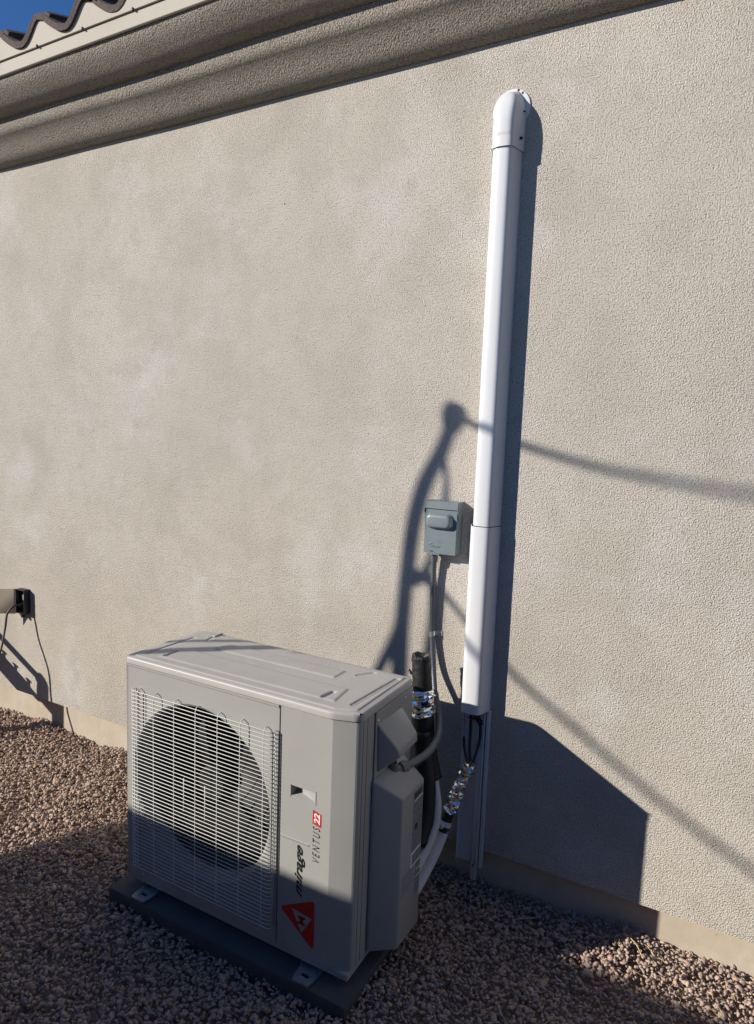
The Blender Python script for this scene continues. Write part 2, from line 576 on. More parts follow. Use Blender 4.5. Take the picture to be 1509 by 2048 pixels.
def fan_panel():
    x0, x1, z0, z1 = .004, .6425, .062, .8135
    N = 96
    bm = bmesh.new()
    angs = sorted(set([2 * math.pi * i / N for i in range(N)] + [math.atan2(z - FC[1], x - FC[0]) % (2 * math.pi) for x in (x0, x1) for z in (z0, z1)]))
    inner, mid, deep, outer = [], [], [], []
    for a in angs:
        c, s = math.cos(a), math.sin(a)
        tx = ((x1 if c > 0 else x0) - FC[0]) / c if abs(c) > 1e-9 else 1e9
        tz = ((z1 if s > 0 else z0) - FC[1]) / s if abs(s) > 1e-9 else 1e9
        t = min(tx, tz)
        inner.append(bm.verts.new((FC[0] + (FR + .008) * c, YF, FC[1] + (FR + .008) * s)))
        mid.append(bm.verts.new((FC[0] + FR * c, YF + .006, FC[1] + FR * s)))
        deep.append(bm.verts.new((FC[0] + (FR - .004) * c, YF + .055, FC[1] + (FR - .004) * s)))
        outer.append(bm.verts.new((FC[0] + t * c, YF, FC[1] + t * s)))
    n = len(angs)
    for i in range(n):
        j = (i + 1) % n
        bm.faces.new([inner[i], inner[j], outer[j], outer[i]])
        bm.faces.new([inner[i], mid[i], mid[j], inner[j]])
        bm.faces.new([mid[i], deep[i], deep[j], mid[j]])
    # folded rim
    ext = bmesh.ops.extrude_edge_only(bm, edges=[e for e in bm.edges if e.verts[0] in outer and e.verts[1] in outer])
    vs = [v for v in ext['geom'] if isinstance(v, bmesh.types.BMVert)]
    for v in vs:
        v.co.y += .006
        v.co.x += -.004 if v.co.x < x0 + 1e-4 else (.0 if v.co.x < x1 - 1e-4 else .001)
        v.co.z += -.002 if v.co.z < z0 + 1e-4 else (.001 if v.co.z > z1 - 1e-4 else 0)
    ext = bmesh.ops.extrude_edge_only(bm, edges=list({e for v in vs for e in v.link_edges if e.other_vert(v) in vs}))
    for v in [v for v in ext['geom'] if isinstance(v, bmesh.types.BMVert)]:
        v.co.y += .03
    return bm


obj('fan_panel', fan_panel(), U, ac, smooth=35)
# left side skin and back (condenser)
obj('side_panel', prism([(.0, YF + .012), (.012, YF + .008), (.012, YB), (.0, YB)], 2, .060, .8145), U, ac)
# a louvred coil at the back and the dark inside
obj('coil', box(.014, .60, YB - .016, YB, .07, .81), M['coil'], ac)
obj('fan_shroud', box(.6405, .6425, YF + .04, YB - .018, .062, .812), M['fan'], ac)
obj('back_panel', box(.60, .899, YB - .006, YB - .001, .060, .812), U, ac)
# fan
fan = obj('fan', tube([(FC[0], YF + .06, FC[1]), (FC[0], YF + .068, FC[1]), (FC[0], YF + .15, FC[1])], lambda t: .052 if t < .1 else .06, 28), M['fan'], ac, smooth=40)


def blade(k):
    vs, fs = [], []
    na, nr = 8, 8
    for i in range(nr + 1):
        r = .058 + (FR - .014 - .058) * i / nr
        half = .55 + .35 * i / nr
        for j in range(na + 1):
            a = 2 * math.pi * k / 3 + .3 + (j / na - .5) * 2 * half + .25 * i / nr
            y = YF + .075 + .07 * (j / na) + .01 * math.sin(math.pi * j / na)
            vs.append((FC[0] + r * math.cos(a), y, FC[1] + r * math.sin(a)))
    for i in range(nr):
        for j in range(na):
            q = i * (na + 1) + j
            fs.append([q, q + 1, q + na + 2, q + na + 1])
    return raw(vs, fs)


for k in range(3):
    obj('blade', blade(k), M['fan'], fan, smooth=180)
obj('motor', tube([(FC[0], YF + .155, FC[1]), (FC[0], YF + .25, FC[1])], .055, 24), M['galv'], ac, smooth=40)
for dx in (-.045, .045):
    obj('motor_bracket', box(FC[0] + dx - .012, FC[0] + dx + .012, YF + .25, YF + .262, .062, .812), M['galv'], ac)

# wire grille
guard = obj('fan_guard', box(.0602, .0638, YF - .0205, YF - .017, .112, .735, .0008, 1), M['wire'], ac,
            label='white wire guard in front of the fan')
yw = YF - .0222


def hwire():
    pts = [(.048, YF + .001, 0), (.048, YF - .013, 0), (.0505, YF - .0200, 0), (.057, yw, 0), (.2, yw, 0), (.44, yw, 0), (.622, yw, 0),
           (.6305, yw + .0022, 0), (.634, YF - .015, 0), (.6345, YF + .001, 0)]
    bm = tube(pts, .00128, 6)
    me = bpy.data.meshes.new('wire')
    bm.to_mesh(me)
    bm.free()
    me.materials.append(M['wire'])
    me.polygons.foreach_set('use_smooth', [True] * len(me.polygons))
    return me


HW = hwire()
NW = 49
for i in range(NW):
    o = obj('wire', HW, None, guard)
    o.location = (0, 0, .114 + i * (.735 - .114) / (NW - 1))


def vwire(x, z0, z1, hook=True):
    y = yw + .0036
    top = [(x, y, z1 - .012), (x, y + .004, z1 - .003), (x, YF - .012, z1), (x, YF + .001, z1)] if hook else [(x, y, z1)]
    bot = [(x, YF + .001, z0), (x, YF - .012, z0), (x, y + .004, z0 + .003), (x, y, z0 + .012)] if hook else [(x, y, z0)]
    return tube(smooth_path(bot, 3) + [Vector((x, y, (z0 + z1) / 2))] + smooth_path(top, 3), .0015, 6)


for x in (.074, .149, .240, .332, .422, .511, .600):
    obj('wire', vwire(x, .110, .738), M['wire'], guard, smooth=180)
for y in (YF - .013, YF - .005):
    obj('wire', tube([(.6365, y, .112), (.6365, y, .42), (.6365, y, .736)], .0015, 6), M['wire'], guard, smooth=180)
    obj('wire', tube([(.0465, y, .112), (.0465, y, .42), (.0465, y, .736)], .0015, 6), M['wire'], guard, smooth=180)
for x, z0, z1 in ((.284, .379, .492), (.374, .375, .492)):
    obj('wire', tube([(x, yw + .0036, z0), (x, yw + .0036, (z0 + z1) / 2), (x, yw + .0036, z1)], .0019, 6), M['wire'], guard, smooth=180)


# service panel with the recessed hand hold
def service_panel():
    x0, x1, z0, z1 = .648, .826, .060, .8135
    hx0, hx1, hz0, hz1 = .690, .772, .550, .582
    dl, dr = .030, .003
    bm = bmesh.new()
    xs, zs = [x0, hx0, hx1, x1], [z0, hz0, hz1, z1]
    gv = {(i, k): bm.verts.new((xs[i], YF, zs[k])) for i in range(4) for k in range(4)}
    for i in range(3):
        for k in range(3):
            if (i, k) != (1, 1):
                bm.faces.new([gv[i, k], gv[i + 1, k], gv[i + 1, k + 1], gv[i, k + 1]])
    c = [bm.verts.new(p) for p in ((hx0 + .003, YF + dl, hz0 + .004), (hx1 - .004, YF + dr, hz0 + .005), (hx1 - .004, YF + dr, hz1 - .003), (hx0 + .003, YF + dl, hz1 - .003))]
    o = [gv[1, 1], gv[2, 1], gv[2, 2], gv[1, 2]]
    for i in range(4):
        j = (i + 1) % 4
        bm.faces.new([o[i], o[j], c[j], c[i]])
    bm.faces.new(c)
    # chamfered corner, side return
    prof = [(.826, YF), (.8300, YF + .0010), (.8905, YF + .0215), (.8950, YF + .0245), (.8995, YF + .033), (.9000, YF + .040), (.9000, YF + .076)]
    prev = [gv[3, k] for k in range(4)]
    for (x, y) in prof[1:]:
        cur = [bm.verts.new((x, y, z)) for z in zs]
        for k in range(3):
            bm.faces.new([prev[k], cur[k], cur[k + 1], prev[k + 1]])
        prev = cur
    # rounded edge by the seam and folded rims
    for (dx, dy) in ((-.0012, .0015), (-.0018, .006), (-.0018, .03)):
        pass
    left = [gv[0, k] for k in range(4)]
    for (dx, dy) in ((-.0010, .0012), (-.0016, .0045), (-.0016, .03)):
        cur = [bm.verts.new((x0 + dx, YF + dy, z)) for z in zs]
        for k in range(3):
            bm.faces.new([left[k], left[k + 1], cur[k + 1], cur[k]])
        left = cur
    return bm


sp = obj('service_panel', service_panel(), U, ac, smooth=13)
# raised top lip of the front panels, a hair proud
obj('panel_lip', prism([(YF + .003, .8138), (YF - .0022, .8138), (YF - .0022, .8075), (YF - .0005, .8045), (YF + .003, .8045)], 0, .006, .641), U, ac)
obj('panel_step', prism([(YF + .001, .4185), (YF - .0022, .4165), (YF + .001, .407)], 0, .655, .757), U, sp)
obj('handle_frame', prism([(.6865, .587), (.6865, .545), (.6885, .545), (.6885, .585), (.7750, .585), (.7750, .545), (.7770, .545), (.7770, .587)], 1, YF - .0012, YF + .001), U, sp)
obj('seam_strip', box(.6435, .6475, YF + .006, YF + .02, .062, .813), M['unit_dark'], ac)
obj('gap_strip', box(.006, .895, YF + .034, YB - .004, .808, .819), M['unit_dark'], ac)

# right side: narrow corner strip, grooves, large side plate
obj('side_panel', box(.880, .8990, -.5785, YB, .060, .8145, .001, 1), U, ac)
for y in (-.611, -.588):
    obj('seam_strip', box(.8985, .9003, y - .0012, y + .0012, .064, .811), M['unit_dark'], ac)
obj('access_plate', prism([(-.5425, .602), (-.5425, .812), (-.2975, .812), (-.2975, .56), (-.39, .56), (-.40, .602)], 0, .898, .9025, .0008, 1), U, ac)
obj('seam_strip', box(.8985, .9008, -.5465, -.5435, .598, .813), M['unit_dark'], ac)
for y, z in ((-.530, .783), (-.352, .791)):
    obj('screw', disc_screw((.9025, y, z), (1, 0, 0), .0045, .003), M['screw'], ac, smooth=40)

# terminal hood
HV = [(.9020, -.536, .776), (.9020, -.372, .772), (.958, -.372, .700), (.958, -.508, .699), (.964, -.380, .676), (.964, -.500, .674), (.9020, -.526, .618), (.9020, -.366, .640)]
hb = raw(HV, [[0, 1, 2, 3], [3, 2, 4, 5], [0, 3, 5, 6], [5, 4, 7, 6], [1, 7, 4, 2], [0, 6, 7, 1]])
bmesh.ops.recalc_face_normals(hb, faces=hb.faces)
bmesh.ops.bevel(hb, geom=hb.edges[:], offset=.006, segments=3, affect='EDGES', profile=.5)
obj('terminal_hood', hb, U, ac, smooth=40)

# valve cover: slanted front, sloping top
VX = .980
vp = [(.9015, -.552), (.908, -.552), (VX - .004, -.506), (VX, -.500), (VX, -.352), (.9015, -.352)]


def valve_cover():
    n = len(vp)
    zb = [.066, .066, .070, .070, .058, .058]
    zt = [.612, .606, .552, .548, .548, .612]
    vs = [(x, y, zb[i]) for i, (x, y) in enumerate(vp)] + [(x, y, zt[i]) for i, (x, y) in enumerate(vp)]
    fs = [list(range(n))[::-1], list(range(n, 2 * n))] + [[i, (i + 1) % n, n + (i + 1) % n, n + i] for i in range(n)]
    bm = raw(vs, fs)
    bmesh.ops.triangulate(bm, faces=[f for f in bm.faces if len(f.verts) > 4])
    bmesh.ops.recalc_face_normals(bm, faces=bm.faces)
    bmesh.ops.bevel(bm, geom=[e for e in bm.edges if e.calc_face_angle(0) > .25], offset=.006, segments=3, affect='EDGES', profile=.5)
    return bm


vc = obj('valve_cover', valve_cover(), U, ac, smooth=35)


def plate(name, y0, y1, z0, z1, m, parent, x=VX, t=.0007):
    return obj(name, box(x - .0005, x + t, y0, y1, z0, z1), m, parent)


# rating labels on the valve cover
lab = plate('rating_label', -.425, -.362, .335, .535, M['label_grey'], vc)
plate('label_strip', -.425, -.362, .502, .506, M['paper'], lab, t=.0011)
for i in range(5):
    plate('label_mark', -.421 + i * .011, -.414 + i * .011, .511, .528, M['ink'], lab, t=.0011)
obj('label_mark', tube([(VX + .0002, -.402, .415), (VX + .0011, -.402, .415)], .011, 16), M['ink'], lab)
bar = plate('barcode_label', -.432, -.364, .290, .338, M['paper'], vc, t=.0012)
yy = -.424
for w in (3, 2, 5, 2, 3, 6, 2, 4, 3):
    plate('barcode_bar', yy, yy + w * .0011, .297, .331, M['ink'], bar, t=.0017)
    yy += w * .0011 + .0032
lab2 = plate('warning_label', -.392, -.362, .185, .288, M['label_grey'], vc)
for z in (.262, .238):
    plate('label_strip', -.390, -.364, z, z + .003, M['paper'], lab2, t=.0011)
for i, (a, b) in enumerate(((-.490, -.400), (-.490, -.404), (-.488, -.420), (-.490, -.402), (-.490, -.430), (-.486, -.405), (-.490, -.44))):
    plate('printed_line', a, b, .286 - i * .0095, .2895 - i * .0095, M['label_grey'], vc)

# top cover
outl = []
cr = [(.028, -.652, .030), (.884, -.640, .018), (.898, -.320, .028), (.040, -.306, .04)]


def cover_outline(off=0.0):
    # front-left, chamfered front-right, rear-right, rear-left; counter-clockwise
    base = [(-.003, YF - .0045), (.823, YF - .0045), (.893, YF + .0180), (.9045, YF + .034), (.9045, YB + .004), (-.003, YB + .004)]
    rad = [.022, .012, .012, .012, .03, .05]
    out = []
    n = len(base)
    for i in range(n):
        p = Vector(base[i])
        a = (Vector(base[i - 1]) - p).normalized()
        b = (Vector(base[(i + 1) % n]) - p).normalized()
        r = rad[i]
        p0, p1 = p + a * r, p + b * r
        for k in range(7):
            t = k / 6
            out.append(p0 * (1 - t) ** 2 + p * 2 * t * (1 - t) + p1 * t * t)
    c = Vector((.45, -.476))
    if off:
        res = []
        m = len(out)
        for i, p in enumerate(out):
            t = (out[(i + 1) % m] - out[i - 1]).normalized()
            res.append(p + Vector((-t.y, t.x)) * off)
        return res
    return out


bm = bmesh.new()
rings = []
for off, z in ((.0, .8165), (0, .832), (.0012, .8350), (.004, .8372), (.0075, .8380)):
    rings.append([bm.verts.new((p.x, p.y, z)) for p in cover_outline(off)])
for A, B in zip(rings, rings[1:]):
    for i in range(len(A)):
        j = (i + 1) % len(A)
        bm.faces.new([A[i], A[j], B[j], B[i]])
bm.faces.new(rings[-1])
bm.faces.new(rings[0][::-1])
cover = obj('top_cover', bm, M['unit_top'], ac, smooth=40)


def emboss():
    nx, ny = 300, 120
    X = np.linspace(.022, .884, nx)
    Y = np.linspace(YF + .014, YB - .014, ny)
    gx, gy = np.meshgrid(X, Y, indexing='ij')
    h = np.full_like(gx, .0020)

    def seg(ax, ay, bx, by, w):
        d = np.array([bx - ax, by - ay])
        L = np.hypot(*d)
        t = np.clip(((gx - ax) * d[0] + (gy - ay) * d[1]) / L ** 2, 0, 1)
        dist = np.hypot(gx - ax - t * d[0], gy - ay - t * d[1])
        return np.clip(1 - (dist / w) ** 2, 0, 1)

    def poly(pts):
        # signed distance to a convex polygon, counter-clockwise
        d = np.full_like(gx, 1e9)
        for (ax, ay), (bx, by) in zip(pts, pts[1:] + pts[:1]):
            L = math.hypot(bx - ax, by - ay)
            d = np.minimum(d, ((bx - ax) * (gy - ay) - (by - ay) * (gx - ax)) / L)
        return d
    plateau = np.maximum(poly([(.10, -.610), (.800, -.606), (.785, -.500), (.10, -.500)]), poly([(.20, -.450), (.70, -.450), (.70, -.375), (.20, -.375)]))
    h += .0030 * np.clip(plateau / .007, 0, 1)
    for s in ((.853, -.590, .868, -.345, .0105), (.752, -.592, .758, -.548, .0095), (.748, -.382, .778, -.338, .0095),
              (.050, -.600, .055, -.395, .0105), (.120, -.592, .118, -.545, .0095), (.118, -.392, .106, -.345, .0095)):
        h -= .0055 * seg(*s)
    edge = np.minimum(np.minimum(gx - X[0], X[-1] - gx), np.minimum(gy - Y[0], Y[-1] - gy))
    ch = poly([(.022, YF + .014), (.818, YF + .014), (.884, YF + .038), (.884, YB - .014), (.022, YB - .014)])
    edge = np.minimum(edge, ch)
    h = np.where(edge < .004, -.0025 + (h + .0025) * np.clip(edge / .004, 0, 1), h)
    h = np.maximum(h, -.0025)
    z = .8388 + h
    vs = np.column_stack([gx.ravel(), gy.ravel(), z.ravel()])
    idx = np.arange(nx * ny).reshape(nx, ny)
    q = np.stack([idx[:-1, :-1], idx[1:, :-1], idx[1:, 1:], idx[:-1, 1:]], -1).reshape(-1, 4)
    me = bpy.data.meshes.new('embossed_skin')
    me.from_pydata(vs.tolist(), [], q.tolist())
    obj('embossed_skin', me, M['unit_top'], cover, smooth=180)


emboss()
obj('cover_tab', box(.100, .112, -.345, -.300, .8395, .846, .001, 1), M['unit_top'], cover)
# base pan and feet
obj('base_pan', box(.004, .896, YF + .004, YB, .040, .0595, .001, 1), U, ac)


def foot(cx):
    bm = bmesh.new()
    # slotted tongue, built round the slot
    x0, x1, y0, y1 = cx - .034, cx + .034, -.708, YB
    sx0, sx1, sy0, sy1 = cx - .013, cx + .013, -.686, -.674
    xs, ys = [x0, sx0, sx1, x1], [y0, sy0, sy1, y1]
    zt, zb = .0265, .0210
    for zz in (zt, zb):
        gv = {(i, k): bm.verts.new((xs[i] + (.006 if (i == 0 and k == 0) else -.006 if (i == 3 and k == 0) else 0), ys[k], zz)) for i in range(4) for k in range(4)}
        for i in range(3):
            for k in range(3):
                if (i, k) != (1, 1):
                    bm.faces.new([gv[i, k], gv[i + 1, k], gv[i + 1, k + 1], gv[i, k + 1]])
    bm.verts.ensure_lookup_table()
    bmesh.ops.bridge_loops(bm, edges=[])if False else None
    merge(bm, box(x0 + .006, x1 - .006, y0 - .0008, y0 + .0008, zb, zt))
    merge(bm, box(x0, x0 + .001, YF, YB, zb, .040))
    merge(bm, box(x1 - .001, x1, YF, YB, zb, .040))
    return bm


for cx in (.108, .772):
    f = obj('foot', foot(cx), M['galv'], ac, label=None)
    obj('bolt_slot', box(cx - .013, cx + .013, -.6861, -.6739, .0204, .0212), M['hole'], f)
for x, z in ((.08, .075), (.575, .075), (.668, .076)):
    obj('screw', disc_screw((x, YF, z), (0, -1, 0), .0038, .0022), M['screw'], ac, smooth=40)
obj('screw', disc_screw((.9005, -.590, .085), (1, 0, 0), .0038, .0022), M['screw'], ac, smooth=40)


# lettering, reading upwards on the front
def letters(body, z0, z1, xl, xr, shear, bold, m, parent, name='lettering', y=YF - .0007, space=1.0):
    cu = bpy.data.curves.new('lettering', 'FONT')
    cu.body = body
    cu.shear = shear
    cu.offset = bold
    cu.space_character = space
    cu.fill_mode = 'FRONT'
    cu.resolution_u = 4
    tmp = bpy.data.objects.new('lettering', cu)
    COL.objects.link(tmp)
    dg = bpy.context.evaluated_depsgraph_get()
    me = bpy.data.meshes.new_from_object(tmp.evaluated_get(dg))
    bpy.data.objects.remove(tmp)
    bpy.data.curves.remove(cu)
    co = np.array([v.co[:] for v in me.vertices])
    lo, hi = co.min(0), co.max(0)
    for v in me.vertices:
        u = (v.co.x - lo[0]) / (hi[0] - lo[0])
        w = (v.co.y - lo[1]) / (hi[1] - lo[1])
        v.co = Vector((xr + (xl - xr) * w, y, z0 + (z1 - z0) * u))
    me.materials.clear()
    return obj(name, me, m, parent)


letters('mirage', .243, .405, .709, .745, .55, .022, M['ink'], sp)
letters('VENTUS', .372, .480, .7690, .7935, .26, -.004, M['ink'], sp, space=1.45)
badge = obj('badge', raw([(.7675, YF - .0006, .488), (.7970, YF - .0006, .482), (.7970, YF - .0006, .522), (.7675, YF - .0006, .530)], [[0, 1, 2, 3]]), M['red'], sp)
letters('22', .4895, .5215, .7725, .7925, .18, .03, M['paper'], badge, y=YF - .0012)


def rounded_tri(pts, r):
    out = []
    for i in range(3):
        p = Vector(pts[i])
        a = (Vector(pts[i - 1]) - p).normalized()
        b = (Vector(pts[(i + 1) % 3]) - p).normalized()
        for k in range(6):
            t = k / 5
            out.append((p + a * r) * (1 - t) ** 2 + p * 2 * t * (1 - t) + (p + b * r) * t * t)
    return out


tp = rounded_tri([(.656, .187), (.782, .091), (.782, .251)], .018)
tri_o = obj('emblem', raw([(p.x, YF - .0006, p.y) for p in tp], [list(range(len(tp)))]), M['red'], sp)
obj('emblem_triangle', raw([(.7015, YF - .0011, .199), (.7380, YF - .0011, .132), (.7735, YF - .0011, .190)], [[0, 1, 2]]), U, tri_o)
letters('M', .157, .185, .7230, .7510, 0, .012, M['red'], tri_o, y=YF - .0016)

# ------------------------------------------------------------------ line-set cover on the wall
duct = root('line_set_cover', 'tall white plastic pipe cover running down the stucco wall', 'pipe cover', (1.02, 0, .07))
W_ = M['white']


def dsec(cx, w, d, n=7):
    """open section: wall, slanted side, rounded shoulder, nearly flat front, and the same back to the wall"""
    base = [(w / 2, 0), (w / 2 - .001, -.012), (w / 2 - .0200, -d * .975), (0, -d * 1.020), (-w / 2 + .0225, -d * .975), (-w / 2 + .001, -.012), (-w / 2, 0)]
    rad = [0, .012, .030, .014, .032, .012, 0]
    out = []
    for i, (x, y) in enumerate(base):
        p = Vector((x, y))
        if rad[i] == 0:
            out.append((cx + x, y))
            continue
        a, b = Vector(base[i - 1]) - p, Vector(base[i + 1]) - p
        r = min(rad[i], a.length * .48, b.length * .48)
        p0, p1 = p + a.normalized() * r, p + b.normalized() * r
        for k in range(n):
            t = k / (n - 1)
            q = p0 * (1 - t) ** 2 + p * 2 * t * (1 - t) + p1 * t * t
            out.append((cx + q.x, q.y))
    return out


def cover_piece(cx, w, d, z0, z1, lean=0.0, thick=.0025):
    zs = [z0, z0 + .0006, z1 - .0006, z1]
    bm = bmesh.new()
    R = []
    for z in zs:
        sh = lean * (z - z0)
        R.append([bm.verts.new((x + sh, y, z)) for x, y in dsec(cx, w, d)])
    I = [[bm.verts.new((x + (lean * (z - z0)), y, z)) for x, y in dsec(cx, w - 2 * thick, d - thick)] for z in (z0, z1)]
    for A, B in zip(R, R[1:]):
        for i in range(len(A) - 1):
            bm.faces.new([A[i], A[i + 1], B[i + 1], B[i]])
    for i in range(len(R[0]) - 1):
        bm.faces.new([R[0][i], I[0][i], I[0][i + 1], R[0][i + 1]])
        bm.faces.new([R[-1][i], R[-1][i + 1], I[1][i + 1], I[1][i]])
        bm.faces.new([I[0][i], I[1][i], I[1][i + 1], I[0][i + 1]])
    return bm


obj('upper_cover', cover_piece(1.0185, .0965, .0700, 1.310, 2.535), W_, duct, smooth=60)
obj('lower_cover', cover_piece(1.0150, .1050, .0725, .662, 1.3125, lean=.001), W_, duct, smooth=40)
obj('joint_shadow_line', cover_piece(1.0176, .0995, .0714, 1.3128, 1.3150), M['hole'], duct)  # dark ring painting the shadow line where the lower cover overlaps


def wall_cap():
    bm = bmesh.new()
    R = []
    prof = []
    for i in range(60):
        z = 2.512 + (2.698 - 2.512) * i / 59
        u = max(0, (z - 2.575) / (2.698 - 2.575))
        d = .0775 * (1 - u ** 2.2) ** .5 if u < 1 else 0
        if z < 2.543:
            d = .0755
        elif z < 2.553:
            d = .0755 + (z - 2.543) * .2
        v = max(0, (z - 2.62) / (2.698 - 2.62))
        w = .1040 * (1 - .55 * v ** 2.5)
        prof.append((z, w, max(d, .004)))
    for z, w, d in prof:
        R.append([bm.verts.new((x, y, z)) for x, y in dsec(1.0195, w, d)])
    for A, B in zip(R, R[1:]):
        for i in range(len(A) - 1):
            bm.faces.new([A[i], A[i + 1], B[i + 1], B[i]])
    bm.faces.new(R[-1])
    # inner lip at the lower rim
    L = [bm.verts.new((x, y, 2.5125)) for x, y in dsec(1.0195, .0975, .0708)]
    for i in range(len(L) - 1):
        bm.faces.new([R[0][i], L[i], L[i + 1], R[0][i + 1]])
    return bm


cap = obj('wall_cap', wall_cap(), W_, duct, smooth=50)
fl = obj('flange', tube([(1.0230, .0, 2.648), (1.0230, -.0035, 2.648), (1.0230, -.0050, 2.648)], lambda t: .0615 if t < .9 else .060, 40), W_, duct, smooth=40)
for dx, dz in ((.020, .054), (.034, .043)):
    obj('screw_hole', tube([(1.023 + dx, -.0048, 2.648 + dz), (1.023 + dx, -.0056, 2.648 + dz)], .0036, 10), M['hole'], fl)
obj('screw_hole', tube([(1.0655, -.030, 2.545), (1.0722, -.0300, 2.545)], .0042, 10), M['hole'], cap)
obj('screw_hole', tube([(1.0645, -.018, 2.628), (1.0730, -.018, 2.628)], .0028, 10), M['hole'], cap)

# open base channel at the foot
obj('base_channel', prism([(.975, -.0005), (.975, -.021), (.9775, -.021), (.9775, -.0035), (1.0535, -.0035), (1.0535, -.0240), (1.0575, -.0240), (1.0575, -.0035), (1.0625, -.0035),
                           (1.0625, -.020), (1.0725, -.020), (1.0725, -.0005)], 2, .078, .664, .0006, 1), W_, duct, smooth=40)
obj('drain_strip', prism([(1.030, -.004), (1.030, -.012), (1.034, -.0165), (1.050, -.0165), (1.0525, -.012), (1.0525, -.004)], 2, .022, .655, .001, 1), W_, duct, smooth=40)
obj('screw_hole', tube([(1.041, -.0160, .078), (1.041, -.0172, .078)], .003, 10), M['hole'], duct)

# two black leads that leave the channel
wires = root('control_wire', 'pair of black cables leaving the white pipe cover above the crinkled foil', 'cable', (1.02, -.03, .48))
for pts, r in (([(1.008, -.030, .80), (1.008, -.030, .668), (1.009, -.030, .585), (1.016, -.048, .522), (1.029, -.07, .487), (1.026, -.073, .46)], .0058),
               ([(1.027, -.030, .80), (1.028, -.030, .672), (1.040, -.020, .607), (1.042, -.028, .545), (1.037, -.068, .489), (1.030, -.073, .46)], .0050),
               ([(1.020, -.032, .80), (1.021, -.030, .66), (1.030, -.022, .632), (1.0415, -.016, .610)], .0095),
               ([(.985, -.028, .555), (.998, -.05, .52), (1.015, -.068, .492), (1.024, -.073, .465)], .0048)):
    obj('wire', tube(smooth_path(pts, 6), r, 8), M['rubber'], wires, smooth=180)
obj('cable_tie', box(.998, 1.0535, -.036, -.033, .630, .6335), M['rubber'], wires)


# ------------------------------------------------------------------ refrigerant pipes
def foil_wrap(name, pts, r, parent, seed, n=10, amp=.10, fold=.03, step=7):
    """crumpled tape: broad facets that flare a little downwards"""
    rg = np.random.default_rng(seed)
    P = smooth_path(pts, step)
    L = [0]
    for a, b in zip(P, P[1:]):
        L.append(L[-1] + (b - a).length)
    ph = np.cumsum(rg.uniform(-.35, .35, n))
    J = [[amp * 1.5 * ((L[i] / fold + ph[k]) % 1) + rg.normal(0, amp * .20) for k in range(n)] for i in range(len(P))]
    bm = tube(P, r, n, True, jitter=lambda i, k: J[i][k])
    for v in bm.verts:
        v.co += Vector(rg.normal(0, r * amp * .5, 3))
    bmesh.ops.triangulate(bm, faces=bm.faces[:])
    return obj(name, bm, M['foil'], parent, smooth=14)


rough = np.random.default_rng(5)
JR = rough.normal(0, .035, (400, 40))

p1 = root('refrigerant_pipe', 'thick black insulated pipe with one band of foil standing behind the unit', 'pipe', (.95, -.16, .3), group='insulated pipes beside the unit')
obj('black_sleeve', tube(smooth_path([(.852, -.13, .845), (.858, -.13, .78), (.865, -.13, .70), (.881, -.14, .596), (.908, -.148, .481), (.924, -.15, .435)], 8), lambda t: .0335 + .001 * t, 18, jitter=lambda i, k: JR[i, k]), M['rubber'], p1, smooth=180)


def ragged():
    rg = random.Random(3)
    bm = bmesh.new()
    tops = [rg.uniform(-.001, .006) for _ in range(18)]
    tops[3] += .010
    tops[12] += .012
    rows = []
    for lv in range(5):
        ring = []
        for k in range(18):
            a = 2 * math.pi * k / 18
            r = (.0340, .0338, .0315, .026, .015)[lv] * (1 + rg.uniform(-.06, .06))
            z = (.838, .850, .856 + tops[k], .852 + tops[k] * .6, .845)[lv]
            ring.append(bm.verts.new((.852 + r * math.cos(a), -.13 + r * math.sin(a), z)))
        rows.append(ring)
    for A, B in zip(rows, rows[1:]):
        for k in range(18):
            bm.faces.new([A[k], A[(k + 1) % 18], B[(k + 1) % 18], B[k]])
    bm.faces.new(rows[-1])
    return bm


obj('torn_end', ragged(), M['rubber'], p1)
obj('torn_flap', tube([(.828, -.135, .785), (.820, -.140, .790), (.814, -.142, .802)], lambda t: .007 * (1 - .6 * t), 6), M['rubber'], p1)
foil_wrap('foil_tape', [(.8610, -.130, .738), (.8640, -.130, .705), (.8680, -.131, .672), (.8715, -.132, .648)], .0345, p1, 21, 12, .15, .020, 7)
obj('black_sleeve', tube(smooth_path([(.884, -.165, .60), (.903, -.175, .50), (.915, -.185, .42), (.92, -.20, .32), (.915, -.24, .24)], 6), .034, 16, jitter=lambda i, k: JR[i + 90, k]), M['rubber'], p1, smooth=180)
obj('white_sleeve', tube(smooth_path([(.923, -.150, .445), (.930, -.150, .420), (.947, -.160, .351), (.951, -.180, .290), (.944, -.220, .236), (.934, -.285, .19), (.925, -.36, .16)], 8), .0178, 18), M['foam'], p1, smooth=60)

p2 = root('refrigerant_pipe', 'white sleeved pipe with crinkled foil bending down from the pipe cover to the unit', 'pipe', (.95, -.18, .17), group='insulated pipes beside the unit')
foil_wrap('foil_tape', [(1.030, -.072, .492), (1.018, -.075, .45), (1.004, -.080, .408), (.989, -.090, .356), (.973, -.099, .308)], .0175, p2, 9, 10, .30, .020, 7)
obj('black_sleeve', tube(smooth_path([(.980, -.095, .325), (.970, -.103, .290), (.964, -.112, .262), (.961, -.122, .238)], 6), .0185, 16, jitter=lambda i, k: JR[i + 200, k]), M['rubber'], p2, smooth=180)
obj('white_sleeve', tube(smooth_path([(.962, -.118, .246), (.960, -.130, .222), (.953, -.180, .177), (.945, -.240, .140), (.938, -.300, .113), (.930, -.37, .10)], 8), .0178, 18), M['foam'], p2, smooth=60)
obj('cable_tie', tube([(.9655, -.108, .272), (.9630, -.114, .256)], .0210, 16), M['foam'], p2, smooth=40)
